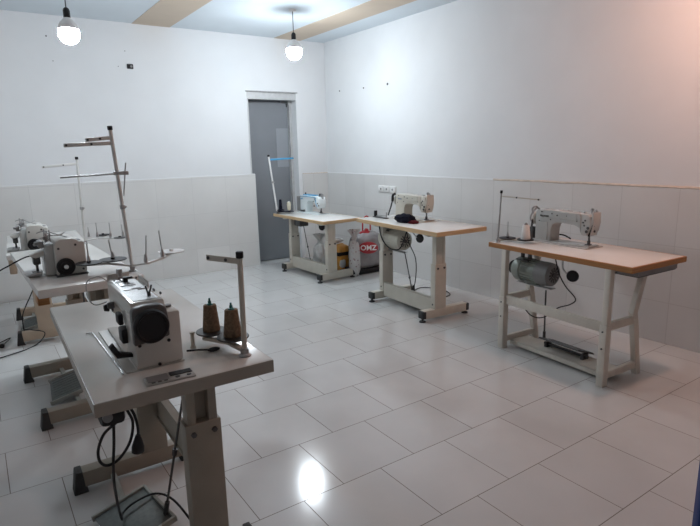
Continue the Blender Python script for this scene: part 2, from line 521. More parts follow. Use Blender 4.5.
# ------------------------------------------------------------------ sewing tables
# local frame: +X away from the operator, +Y towards the needle end; origin under the middle of the top
def h_table(name, label, x, y, th, L, W, z, span, foot, top, edge, steel, cap='black', beam=(.06, .185), band=.0, thick=.04, sleeve=.52, pads='block', side=1, beam_full=True, footr=None):
    footr = footr or foot / 2
    t = thing(name, label, 'sewing table', (x, y, 0), th, 'sewing tables with two-column steel stands')
    b = B()
    b.box(-W / 2, W / 2, -L / 2, L / 2, z - thick, z, .004)
    tt = b.obj('tabletop', top, t)
    if edge:
        eb = B()
        e = .012
        for a in ((-W / 2 - e, -W / 2 + .001, -L / 2 - e, L / 2 + e), (W / 2 - .001, W / 2 + e, -L / 2 - e, L / 2 + e), (-W / 2, W / 2, -L / 2 - e, -L / 2 + .001), (-W / 2, W / 2, L / 2 - .001, L / 2 + e)):
            eb.box(*a, z - thick - .002, z - .001, .003, 1)
        eb.obj('edge_band', edge, tt)
    cu = .07 * side
    for s in (-1, 1):
        v = s * span / 2
        lg = B()
        lg.box(cu - .062, cu + .062, v - .032, v + .032, .085, sleeve, .004)       # outer sleeve
        o = lg.obj('leg_column', steel, t)
        ic = B()
        ic.box(cu - .052, cu - .022, v - .027, v + .027, sleeve - .02, z - thick - .006, .003)
        ic.box(cu + .022, cu + .052, v - .027, v + .027, sleeve - .02, z - thick - .006, .003)
        ic.box(cu - .03, cu + .03, v + .004, v + .022, sleeve - .02, z - thick - .006)
        ic.box(cu - .17, cu + .14, v - .022, v + .022, z - thick - .03, z - thick, .003)
        ic.obj('inner_column', steel, o)
        for su in (-1, 1):
            for dz in (.035,):
                for sv in (-1, 1):
                    B().cyl((cu + su * .036, v + sv * .030, sleeve - dz), (cu + su * .036, v + sv * .040, sleeve - dz), .010, seg=6).obj('bolt', 'dark_steel', o)
        fb = B()
        fb.box(-foot / 2 + .02, footr - .02, v - .033, v + .033, .028, .102, .004)
        f = fb.obj('foot_bar', steel, t)
        for su in (-1, 1):
            c = B()
            u = -foot / 2 if su < 0 else footr
            if pads == 'cone':
                c.prism([(u - su * .036, .03), (u - su * .030, .106), (u - su * .002, .106), (u + su * .014, .0), (u - su * .048, 0)], 'Y', v - .036, v + .036, .004)
            else:
                c.box(min(u, u - su * .035), max(u, u - su * .035), v - .036, v + .036, .033, .098, .005)
                c.cyl((u - su * .02, v, .034), (u - su * .02, v, .012), .010)
                c.cyl((u - su * .02, v, .012), (u - su * .02, v, 0), .026, .03)
            c.obj('foot_cap', cap, f)
        for zz in (.11, .17):
            q = B()
            q.cyl((cu + .060, v, beam[0] + (zz - .08)), (cu + .066, v, beam[0] + (zz - .08)), .009, seg=6)
            q.obj('bolt', 'dark_steel', o)
    bb = B()
    bb.box(cu + .050, cu + .055, -span / 2 + .03, span / 2 - .03, beam[0], beam[1], .001, 1)
    bb.box(cu + .02, cu + .055, -span / 2 + .03, span / 2 - .03, beam[1] - .005, beam[1], .001, 1)
    bb.box(cu + .02, cu + .055, -span / 2 + .03, span / 2 - .03, beam[0], beam[0] + .005, .001, 1)
    if beam_full:
        bb.box(cu + .030, cu + .052, -span / 2 + .03, span / 2 - .03, beam[0] + .002, beam[1] - .002, .002, 1)
    bb.obj('cross_beam', steel, t)
    return t


def knee_pad(t, u, v, ztop, z, r=.036, ang=0):
    b = B()
    b.tube([(u + .03, v - .06, ztop), (u + .03, v - .06, z + .05), (u + .01, v - .02, z)], .006, 8)
    o = b.obj('knee_lever', 'steel', t)
    d = Vector((math.cos(ang), math.sin(ang), 0))
    p = Vector((u, v, z))
    B().lathe([(0, -.014), (r * .9, -.012), (r, 0), (r * .9, .012), (0, .014)], p, d).obj('knee_pad', 'black', o)


def pedal(t, u, v, z, w, l, tilt, frame_mat='pedal_pale', plate='pedal', rz=0, rod=None, rodtop=None, bars=None, ribs=True):
    b = B()
    M4 = Matrix.Translation((u, v, z)) @ Matrix.Rotation(rz, 4, 'Z') @ Matrix.Rotation(tilt, 4, 'Y')
    b.m = M4
    b.box(-w / 2, w / 2, -l / 2, l / 2, -.006, .004, .004)
    for k in range(9 if ribs else 0):
        y = -l / 2 + l * (k + .5) / 9
        b.box(-w / 2 + .015, w / 2 - .015, y - .004, y + .004, .004, .0065)
    p = b.obj('pedal', plate, t)
    f = B()
    f.m = M4
    f.box(-w / 2 - .008, w / 2 + .008, -l / 2 - .014, -l / 2 - .002, -.012, .012, .002)
    f.box(-w / 2 - .008, w / 2 + .008, l / 2 + .002, l / 2 + .014, -.012, .012, .002)
    f.box(w / 2, w / 2 + .012, -l / 2 - .014, l / 2 + .014, -.012, .012, .002)
    f.obj('pedal_rim', frame_mat, p)
    if bars:
        q = B()
        q.box(u - .012, u + .012, bars[0], bars[1], bars[2] - .012, bars[2] + .012, .002)
        q.cyl((u, v - l / 2 - .02, z - .01), (u, v + l / 2 + .02, z - .01), .009)
        for s in (-1, 1):
            q.box(u - .01, u + .01, v + s * (l / 2 + .012) - .006, v + s * (l / 2 + .012) + .006, bars[2], max(z, bars[2] + .01))
        q.obj('pedal_bar', frame_mat, t)
    if rod:
        q = B()
        q.cyl(rod, rodtop, .005, seg=8)
        a, c = Vector(rod), Vector(rodtop)
        q.cyl(a.lerp(c, .02), a.lerp(c, .10), .010, seg=10)
        q.cyl(a.lerp(c, .42), a.lerp(c, .46), .010, seg=10)
        q.obj('pedal_rod', 'dark_steel', t)


def clutch_motor(t, u, v0, v1, z, r, paint, ztop):
    """axis along Y; the fan end is at v1"""
    b = B()
    L = v1 - v0
    b.lathe([(r * .45, 0), (r * .92, .0), (r * 1.08, .02), (r * 1.08, L * .22), (r * .96, L * .24), (r * .98, L * .62)], (u, v0, z), (0, 1, 0), 36)
    for k in range(22):
        a = 2 * PI * k / 22
        c, s = math.cos(a), math.sin(a)
        b.m = Matrix.Translation((u, 0, z)) @ Matrix.Rotation(a, 4, 'Y')
        b.box(r * .94, r * 1.03, v0 + L * .26, v0 + L * .66, -.0025, .0025)
    b.m = Matrix.Identity(4)
    b.box(u - .035, u + .035, v0 + L * .30, v0 + L * .62, z - r * 1.12, z - r * .85, .004)
    mo = b.obj('motor', paint, t)
    e = B()
    e.lathe([(r * 1.02, 0), (r * 1.04, L * .2), (r * .97, L * .33), (r * .72, L * .38), (r * .70, L * .36), (0, L * .36)], (u, v0 + L * .62, z), (0, 1, 0), 36)
    e.obj('end_bell', 'grey_plastic' if paint == 'motor_green' else paint, mo)
    g = B()
    for k in range(12):
        a = 2 * PI * k / 12
        g.m = Matrix.Translation((u, 0, z)) @ Matrix.Rotation(a, 4, 'Y')
        g.box(r * .28, r * .66, v0 + L * .978, v0 + L * .985, -.006, .006)
    g.m = Matrix.Identity(4)
    g.lathe([(r * .22, 0), (r * .22, .006), (0, .006)], (u, v0 + L * .98, z), (0, 1, 0), 16)
    g.obj('fan_vent', 'dark_steel', mo)
    p = B()
    p.lathe([(.0, 0), (.048, 0), (.052, .006), (.040, .016), (.052, .026), (.048, .032), (0, .032)], (u, v0 - .05, z), (0, 1, 0), 28)
    p.cyl((u, v0 - .02, z), (u, v0 + .01, z), .014)
    p.obj('pulley', 'dark_steel', mo)
    h = B()
    h.box(u - .05, u + .05, v0 + L * .05, v0 + L * .4, z + r * .75, z + r * .98, .006)
    h.box(u - .012, u + .012, v0 + L * .10, v0 + L * .16, z + r * .9, ztop, .002)
    h.box(u - .012, u + .012, v0 + L * .30, v0 + L * .36, z + r * .9, ztop, .002)
    h.box(u - .08, u + .08, v0 + L * .04, v0 + L * .42, ztop - .012, ztop, .003)
    h.obj('motor_bracket', 'dark_steel', mo)
    k = B()
    k.box(u - .03, u + .03, v0 + L * .05, v0 + L * .98, z - r * 1.25, z - r * 1.16, .003)
    k.cyl((u, v0 + L * .3, z - r * 1.2), (u, v0 + L * .3, z - r * .9), .012)
    k.cyl((u, v0 + L * .7, z - r * 1.2), (u, v0 + L * .7, z - r * .9), .012)
    k.obj('clutch_lever', 'steel', mo)
    return mo


# nearest table, lower left
NZ = .827
tN = h_table('sewing_table', 'nearest grey laminate table at lower left with two brown thread cones on it', .480, 2.137, -.018, 1.174, .542, NZ, .812, .555,
             'lam', None, 'steel_paint', 'rubber', (.27, .40), thick=.045, sleeve=.60, pads='cone', side=1, footr=.235)
bb = B(); bb.box(-.271, .271, -.589, -.586, NZ - .043, NZ - .002); bb.box(-.273, -.270, -.586, .586, NZ - .043, NZ - .003); bb.box(.270, .273, -.586, .586, NZ - .043, NZ - .003)
bb.obj('edge_band', 'lam_edge', [c for c in tN.children if c.name.startswith('tabletop')][0])
pedal(tN, -.125, -.05, .075, .21, .27, R(-10), rz=R(10), plate='pedal', bars=(-.37, .37, .045), rod=(-.02, -.13, .09), rodtop=(.10, -.20, .72), ribs=False)
b = B(); b.box(-.255, -.185, -.535, -.455, NZ - .045 - .062, NZ - .045, .014); sw = b.obj('power_switch', 'black', tN)
B().cyl((-.235, -.54, NZ - .075), (-.235, -.53, NZ - .075), .014).obj('switch_button', 'grey_plastic', sw)
b = B(); b.cyl((-.20, -.47, NZ - .075), (.02, -.36, NZ - .075), .006); b.obj('knee_lever', 'steel', tN)

# middle overlock table
FZ = .849
tF = h_table('sewing_table', 'pale overlock table at left, behind the nearest table, under the tallest thread stand', .437, 3.714, .0291, 1.374, .512, FZ, .807, .59,
             'lam_white', None, 'steel_paint', 'rubber', (.27, .40), thick=.045, sleeve=.52, pads='cone')
pedal(tF, -.08, .0, .07, .24, .36, R(-14), rz=R(-6), bars=(-.37, .37, .045), rod=(.04, -.02, .09), rodtop=(.06, 0, .75))
b = B(); b.box(-.14, -.02, .50, .60, FZ - .16, FZ - .045, .006); b.obj('motor_box', 'steel_beige', tF)
b = B(); b.box(.00, .12, .22, .42, FZ - .15, FZ - .045, .008); b.obj('control_box', 'grey_plastic', tF)
b = B(); b.box(-.254, -.20, -.60, -.50, FZ - .10, FZ - .045, .003); b.obj('corner_block', 'ply_red', tF)
# far overlock table
GZ = .765
tG = h_table('sewing_table', 'farthest pale overlock table in the left row by the back wall', .472, 5.381, -.0544, 1.186, .583, GZ, .809, .60,
             'lam_white', None, 'steel_beige', 'rubber', (.27, .40), thick=.04, sleeve=.60, pads='cone', side=-1.3)
pedal(tG, -.17, -.02, .07, .20, .34, R(-14), rz=R(-6), bars=(-.37, .37, .045), rod=(-.05, -.1, .09), rodtop=(.0, -.1, .68))
b = B(); b.box(-.285, -.235, -.54, -.46, GZ - .16, GZ - .04, .006); b.obj('drawer_box', 'steel_beige', tG)
b = B(); b.box(.02, .16, -.56, -.44, GZ - .15, GZ - .04, .006); b.obj('motor_box', 'steel_beige', tG)

# right-hand tables: turned half round, operator side towards the right wall
AZ = .722
tA = h_table('sewing_table', 'small tan-edged table beside the grey door holding the blue-striped machine', 3.355, 5.62, PI + .03, 1.11, .51, AZ, .817, .50,
             'lam_white', 'ply', 'steel_cream', 'rubber', (.05, .19), thick=.034, sleeve=.47, side=1)
b = B(); b.box(-.02, .10, -.34, -.20, AZ - .15, AZ - .034, .006); b.obj('control_box', 'dark_steel', tA)
b = B(); b.tube([(.05, -.21, AZ - .08), (.05, -.15, AZ - .075), (.04, -.08, AZ - .04)], .008); b.obj('control_arm', 'dark_steel', tA)
knee_pad(tA, .02, .16, AZ - .034, AZ - .125, .042, R(20))
pedal(tA, .0, .0, .07, .22, .30, R(-14), bars=(-.37, .37, .045), rod=(.05, -.05, .1), rodtop=(.06, -.2, AZ - .1))
BZ = .817
tB = h_table('sewing_table', 'tan-edged table in the middle of the right row, with dark cloth lying on it', 3.352, 3.797, PI - .059, 1.208, .53, BZ, .798, .53,
             'lam_white', 'ply', 'steel_cream', 'rubber', (.05, .19), thick=.036, sleeve=.50, side=1)
clutch_motor(tB, .03, -.47, -.13, BZ - .195, .092, 'motor_cream', BZ - .036)
B().tube([(.12, -.44, BZ - .04), (.135, -.40, BZ - .14), (.140, -.33, BZ - .22), (.135, -.22, BZ - .27), (.12, -.10, BZ - .25), (.10, -.04, BZ - .12), (.09, -.02, BZ - .04)], .006).obj('motor_cord', 'black', tB)
knee_pad(tB, .01, .06, BZ - .036, BZ - .145, .042, R(10))
pedal(tB, -.02, .02, .07, .24, .32, R(-14), bars=(-.37, .37, .045), rod=(.05, .02, .1), rodtop=(.05, -.12, BZ - .29))

# old A-frame table on the right
CZ = .790
tC = thing('sewing_table', 'old orange-edged table on worn white A-frame legs at right', 'sewing table', (3.388, 2.160, 0), PI - .06)
CW, CL = .545, 1.11
tt = B().box(-CW / 2, CW / 2, -CL / 2, CL / 2, CZ - .035, CZ, .004).obj('tabletop', 'lam_white', tC)
eb = B()
e = .014
for a in ((-CW / 2 - e, -CW / 2 + .001, -CL / 2 - e, CL / 2 + e), (CW / 2 - .001, CW / 2 + e, -CL / 2 - e, CL / 2 + e), (-CW / 2, CW / 2, -CL / 2 - e, -CL / 2 + .001), (-CW / 2, CW / 2, CL / 2 - .001, CL / 2 + e)):
    eb.box(*a, CZ - .037, CZ - .001, .003, 1)
eb.obj('edge_band', 'ply_red', tt)
for s in (-1, 1):
    v = s * .415
    # leg on the aisle side: lower shoe bolted outside the upper post
    lg = B()
    lg.box(.245, .285, v - .020, v + .020, .30, CZ - .035, .003)
    lg.box(.240, .292, v - .024, v + .024, .0, .40, .003)
    o = lg.obj('leg', 'steel_worn', tC)
    for zz in (.36, .25):
        B().cyl((.292, v, zz), (.297, v, zz), .006, seg=6).obj('bolt', 'dark_steel', o)
    # splayed leg on the operator side: leans in to the waist rail, out again to the floor
    lg = B()
    lg.prism([(-.135, CZ - .035), (-.090, CZ - .035), (.015, .43), (-.005, .36), (-.075, 0), (-.122, 0), (-.055, .36), (-.035, .43)], 'Y', v - .018, v + .018, .003)
    lg.obj('leg', 'steel_worn', tC)
    B().box(-.03, .245, v - .014, v + .014, .360, .412, .003).obj('side_rail', 'steel_worn', tC)
    B().box(-.095, .245, v - .014, v + .014, .045, .090, .003).obj('bottom_rail', 'steel_worn', tC)
    B().box(-.22, .28, v - .024, v + .024, CZ - .050, CZ - .035, .002).obj('top_bracket', 'steel_worn', tC)
B().box(.250, .270, -.40, .40, .345, .412, .003).obj('cross_beam', 'steel_worn', tC)
b = B(); b.box(.02, .20, -.40, .40, .045, .055, .002); b.box(.02, .028, -.40, .40, .02, .055, .001); b.box(.192, .20, -.40, .40, .02, .055, .001)
b.obj('pedal_bar', 'steel_worn', tC)
q = B()
q.m = Matrix.Translation((.09, .0, .105)) @ Matrix.Rotation(R(-19), 4, 'Y')
q.box(-.10, .10, -.15, .17, -.004, .004, .002)
for k in range(4):
    q.box(-.08 + k * .05, -.06 + k * .05, -.15, .17, .004, .008)
p = q.obj('pedal', 'dark_steel', tC)
q = B(); q.cyl((.09, -.17, .075), (.09, .19, .075), .010); q.box(.06, .12, -.15, -.13, .055, .095); q.box(.06, .12, .15, .17, .055, .095)
q.obj('pedal_hinge', 'dark_steel', p)
q = B(); q.cyl((.10, -.17, .11), (.07, -.20, CZ - .33), .006, seg=8); q.cyl((.10, -.17, .11), (.098, -.172, .16), .011, seg=8); q.obj('pedal_rod', 'dark_steel', tC)
clutch_motor(tC, .08, -.46, -.125, CZ - .205, .083, 'motor_green', CZ - .035)
knee_pad(tC, .05, .0, CZ - .035, CZ - .19, .042, R(25))
b = B(); b.box(-.25, .17, .40, .535, CZ - .080, CZ - .037, .003); dr = b.obj('drawer', 'grey_plastic', tC)
b = B(); b.box(-.24, .16, .36, .53, CZ - .086, CZ - .079); b.obj('drawer_lip', 'dark_steel', dr)


# ------------------------------------------------------------------ lockstitch sewing machines
def lockstitch(label, x, y, z, rz, kind, paint):
    """origin on the table under the middle of the bed; +X back of machine, +Y needle end"""
    t = thing('sewing_machine', label, 'sewing machine', (x, y, z), rz, 'lockstitch sewing machines')
    H = {'modern': .218, 'near': .212}.get(kind, .236)
    b = B()
    b.box(-.092, .092, -.245, .245, 0, .006, .002, 1)
    b.box(-.060, .060, -.242, .235, .004, .016, .004)
    b.obj('bed', paint, t)
    plate = B()
    plate.box(-.045, .050, .15, .242, .015, .018, .001, 1)
    plate.box(-.09, -.03, .10, .22, .005, .008, .001, 1)
    if kind != 'near':
        plate.obj('slide_plate', 'steel', t)
    # body silhouette in the (y, z) plane
    if kind == 'modern':
        prof = [(-.215, .010), (-.215, H - .025), (-.19, H), (.15, H), (.20, H - .006), (.225, H - .03), (.235, .13), (.215, .075), (.180, .070), (.155, .10), (.12, .140), (.06, .152), (-.03, .150), (-.06, .125), (-.07, .08), (-.07, .010)]
    else:
        prof = [(-.225, .010), (-.225, H - .02), (-.205, H), (-.03, H + .002), (.12, H), (.15, H - .004), (.158, H - .03), (.158, .11), (.15, .135), (.11, .150), (0, .156), (-.05, .150), (-.075, .132), (-.085, .10), (-.088, .06), (-.088, .010)]
    b = B()
    b.prism(prof, 'X', -.052, .052, .014, 3)
    body = b.obj('arm_body', paint, t, 50)
    if kind != 'modern':
        b = B()
        b.prism([(.150, H - .002), (.205, H - .004), (.225, H - .018), (.238, H - .06), (.232, .135), (.205, .088), (.168, .084), (.150, .11)], 'X', -.044, .046, .008, 2)
        b.obj('needle_head', paint, body, 50)
        b = B()
        b.prism([(.235, H + .012), (.246, H + .010), (.250, H - .06), (.240, .12), (.215, .085), (.225, .085)], 'X', -.040, .040, .002)
        b.obj('face_plate', paint, body)
    # needle bar, presser foot
    b = B()
    b.cyl((0, .195, .09), (0, .195, .055), .0065, seg=10)
    b.cyl((0, .195, .06), (0, .195, .020), .0015, seg=6)
    b.obj('needle_bar', 'chrome', t)
    b = B()
    b.cyl((.012, .205, .095), (.012, .205, .045), .006, seg=10)
    b.box(.002, .022, .197, .212, .024, .05, .003)
    b.box(-.010, .024, .180, .215, .018, .024, .002)
    b.obj('presser_foot', 'dark_steel', t)
    b = B()
    b.cyl((0, .205, H - .01), (0, .205, H + .030), .0075, seg=12)
    b.cyl((0, .205, H + .018), (0, .205, H + .034), .011, seg=12)
    b.obj('pressure_screw', 'steel', t)
    b = B()
    b.tube([(.0, .222, H - .03), (0, .226, H + .015), (0, .236, H + .028), (0, .243, H + .01), (0, .240, H - .03)], .004, 8)
    b.obj('take_up_guard', 'steel', t)
    # thread guides on top
    b = B()
    b.cyl((-.02, -.02, H - .004), (-.02, -.02, H + .004), .013, seg=14)
    b.obj('oil_cap', 'steel', t)
    B().box(-.03, .0, .05, .10, H - .004, H + .004, .002).obj('thread_guide', 'steel', t)
    B().box(-.012, -.004, .115, .15, H - .004, H + .008, .002).obj('thread_guide', 'steel', t)
    # tension unit on the operator's side
    b = B()
    b.lathe([(.017, 0), (.018, .004), (.006, .006), (.006, .012), (.014, .014), (.014, .018), (.011, .030), (0, .032)], (-.050, .12, .125) if kind == 'near' else (-.046, .175, .175), (-1, 0, 0), 18)
    b.obj('tension_knob', 'black', t)
    b = B()
    b.lathe([(.012, 0), (.012, .016), (.009, .022), (0, .022)], (-.050, .09, .14) if kind == 'near' else (-.050, .145, .195), (-1, 0, 0), 16)
    b.obj('tension_knob', 'dark_steel', t)
    # screws and covers on the back face, which looks at the aisle
    side = .0525
    if kind == 'modern':
        b = B()
        b.box(-.030, .046, -.305, -.205, .012, H - .02, .008)
        for k in range(7):
            b.box(-.032, .048, -.280 + k * .010, -.276 + k * .010, .04, H - .04)
        b.obj('servo_motor', 'grey_plastic', t)
        b = B()
        b.tube([(side, -.20, H - .012), (side, .12, H - .012), (side, .150, H - .03), (side, .158, .13), (side, .185, .098)], .0045, 6)
        b.obj('blue_stripe', 'blue', body)
        b = B()
        b.box(.03, .06, -.20, -.10, .010, .035, .004)
        b.tube([(.055, -.17, .03), (.06, -.14, .02), (.058, -.11, .04)], .006)
        b.obj('base_clip', 'dark_steel', t)
        scr = [(.13, .185, .007), (.10, .155, .009), (.115, .10, .010), (.19, .135, .009), (.215, .11, .009), (.14, .165, .006)]
    else:
        scr = [(-.17, .222, .005), (-.08, .214, .006), (-.035, .205, .006), (-.09, .17, .005), (-.19, .155, .004), (.045, .208, .004), (.15, .215, .004), (.19, .19, .007), (.175, .175, .007), (.185, .155, .007), (.13, .18, .004)]
        b = B()
        b.box(side - .003, side + .002, -.215, -.115, .015, .150, .002, 1)
        b.obj('cover_plate', paint, body)
        b = B()
        b.box(side - .003, side + .002, -.015, .125, .180, .232, .004, 1)
        b.obj('cover_plate', paint, body)
    for sy, sz, sr in scr:
        hx = side if sy < .15 or kind == 'modern' else .046
        B().lathe([(sr, -.002), (sr, .0025), (sr * .6, .004), (0, .004)], (hx, sy, sz), (1, 0, 0), 10).obj('screw', 'dark_steel', body)
    if kind != 'modern':
        for sx, sz in ((.022, .16), (.012, .118), (-.015, .19)):
            B().lathe([(.008, -.002), (.008, .003), (0, .004)], (sx, .243, sz), (0, 1, 0), 10).obj('screw', 'dark_steel', body)
        for sy, sz in ((.215, .14), (.205, .115)):
            B().lathe([(.010, -.002), (.010, .004), (0, .005)], (.046, sy, sz), (1, 0, 0), 12).obj('screw', 'dark_steel', body)
    return t, body, H


TXT = frame((0, 1, 0), (0, 0, 1), (.0533, -.155, .200))

# right A-frame table's machine: old, beige grey
tm, body, H = lockstitch('beige-grey sewing machine on the orange-edged table at right', 3.478, 2.335, CZ, PI - .06, 'old', 'cast_grey')
text('nameplate', 'BROTHER', .018, frame((0, 1, 0), (0, 0, 1), (.0533, -.145, .192)), 'dark_text', body, bold=.0006)
b = B(); b.lathe([(.03, 0), (.052, .004), (.055, .014), (.050, .022), (.02, .024), (.012, .024)], (0, -.262, .165), (0, 1, 0), 30); b.obj('handwheel', 'cast', tm)
b = B(); b.tube([(.045, -.255, .200), (.05, -.262, .235), (.02, -.255, .250), (-.03, -.252, .22)], .007); b.tube([(.045, -.25, .12), (.058, -.27, .16), (.05, -.258, .21), (.02, -.25, .238)], .006); b.obj('belt_guard', 'steel', tm)
b = B(); b.tube([(.05, -.252, .16), (.05, -.262, .08), (.05, -.25, .005)], .007); b.box(.02, .06, -.275, -.24, .01, .10, .004); b.obj('belt', 'dark_steel', tm)
b = B(); b.tube([(-.05, -.12, .05), (-.08, -.07, .045), (-.095, -.02, .022)], .0055); b.obj('lifting_lever', 'black', tm)

# middle machine on the right: cream
tm2, body2, _ = lockstitch('cream sewing machine on the tan-edged table, behind the dark cloth', 3.455, 3.955, BZ, PI - .059, 'old', 'cast_cream')
text('nameplate', 'brother', .020, frame((0, 1, 0), (0, 0, 1), (.0533, -.150, .192)), 'bluegrey_text', body2, bold=.0006)
b = B(); b.lathe([(.03, 0), (.052, .004), (.055, .014), (.050, .022), (.02, .024), (.012, .024)], (0, -.262, .165), (0, 1, 0), 30); b.obj('handwheel', 'cast', tm2)
b = B(); b.tube([(.052, -.235, .235), (.056, -.262, .215), (.056, -.270, .16)], .013); b.tube([(.056, -.270, .165), (.056, -.30, .10), (.056, -.345, .015)], .007); b.obj('belt', 'black', tm2)

# far machine: white with blue line
tm3, body3, _ = lockstitch('white blue-striped sewing machine on the small table beside the grey door', 3.445, 5.83, AZ, PI + .03, 'modern', 'cast_white')
text('nameplate', 'JACK', .024, frame((0, 1, 0), (0, 0, 1), (.0533, -.165, .175)), 'blue', body3, bold=.0006)
b = B(); b.box(-.04, .04, -.16, .10, .212, .228, .006); b.obj('oil_cap_rail', 'blue', tm3)
b = B(); b.cyl((0, -.155, .22), (0, -.155, .248), .009); b.cyl((0, .17, .21), (0, .17, .25), .009); b.obj('thread_post', 'dark_steel', tm3)

# nearest machine: direct drive with a large black handwheel facing the camera
tn, bodyn, _ = lockstitch('large grey sewing machine with black handwheel on the nearest table', .415, 1.958, NZ, -.018, 'near', 'cast')
b = B()
b.box(-.058, .088, -.252, -.135, .008, .178, .008)
b.obj('motor_housing', 'cast', tn)
b = B()
b.prism([(-.060, .085), (-.060, .195), (-.052, .206), (-.015, .211), (.030, .208), (.046, .196), (.050, .16), (.050, .10)], 'Y', -.258, -.225, .006)
b.obj('wheel_housing', 'housing_dark', tn)
b = B()
b.lathe([(.030, 0), (.050, .002), (.054, .008), (.054, .022), (.050, .028), (.044, .029), (.041, .025), (.012, .024), (0, .024)], (-.008, -.256, .147), (0, -1, 0), 40)
b.obj('handwheel', 'black', tn)
for sx, sz in ((-.045, .085), (.045, .085), (.01, .012)):
    B().lathe([(.0055, 0), (.0055, .003), (0, .004)], (sx, -.252, sz), (0, -1, 0), 12).obj('screw', 'black', tn)
b = B(); b.lathe([(.011, 0), (.013, .004), (.012, .008), (0, .009)], (.066, -.19, .177), (0, 0, 1), 18); b.obj('oil_cap', 'grey_plastic', tn)
b = B(); b.box(-.076, -.050, -.150, -.095, .065, .115, .006); b.obj('stitch_dial', 'black', tn)
b = B(); b.prism([(-.125, .078), (-.112, .090), (-.095, .058), (-.055, .045), (-.055, .035), (-.105, .040)], 'Y', -.205, -.180, .003); b.obj('reverse_lever', 'black', tn)
b = B(); b.box(-.068, -.050, -.07, -.02, .105, .145, .006); b.obj('reverse_switch', 'black', tn)
b = B(); b.tube([(-.045, .20, .205), (-.075, .20, .228), (-.115, .195, .215), (-.120, .19, .16), (-.10, .18, .128), (-.060, .17, .135)], .0022, 6); b.obj('thread_guard_wire', 'steel', tn)
b = B(); b.cyl((.025, -.13, .21), (.025, -.13, .225), .006); b.tube([(.016, -.13, .245), (.022, -.13, .222), (.028, -.13, .222), (.036, -.13, .245)], .003); b.obj('thread_post', 'dark_steel', tn)
b = B(); b.cyl((.0, .10, .21), (.0, .10, .232), .008); b.box(-.008, .024, .094, .106, .226, .233); b.obj('thread_post', 'black', tn)
for yy, ww, xx in ((.19, .04, -.01), (.16, .03, -.03), (.11, .04, -.035), (.085, .03, -.02), (.04, .05, -.03), (-.02, .03, -.005), (-.04, .025, .01)):
    B().box(xx, xx + ww, yy - .005, yy + .005, .211, .216, .001, 1).obj('thread_guide', 'grey_plastic', tn)
b = B(); b.box(-.040, .040, -.19, .14, .2125, .2140, .001, 1); b.obj('oil_window_cover', 'chrome', tn)
b = B(); b.tube([(-.100, -.25, .004), (-.112, .25, .004), (-.135, .252, .004)], .0022, 6, False); b.obj('slide_rail', 'steel', tn)

# control panel lying on the nearest table
cp = thing('control_panel', 'silver and black button panel on the front edge of the nearest table', 'control panel', (.420, 1.600, NZ), R(-4))
B().box(-.072, .072, -.032, .032, 0, .007, .003).obj('panel_case', 'silver_panel', cp)
B().box(-.066, -.004, -.020, .028, .006, .0085, .001, 1).obj('panel_screen', 'grey_plastic', cp)
B().box(.002, .068, -.002, .028, .006, .009, .001, 1).obj('panel_display', 'black', cp)
for k in range(2):
    B().cyl((.02 + k * .034, -.017, .006), (.02 + k * .034, -.017, .009), .007, seg=14).obj('panel_button', 'dark_steel', cp)
for k in range(3):
    B().box(-.058 + k * .018, -.047 + k * .018, -.029, -.022, .006, .0085).obj('panel_button', 'dark_steel', cp)


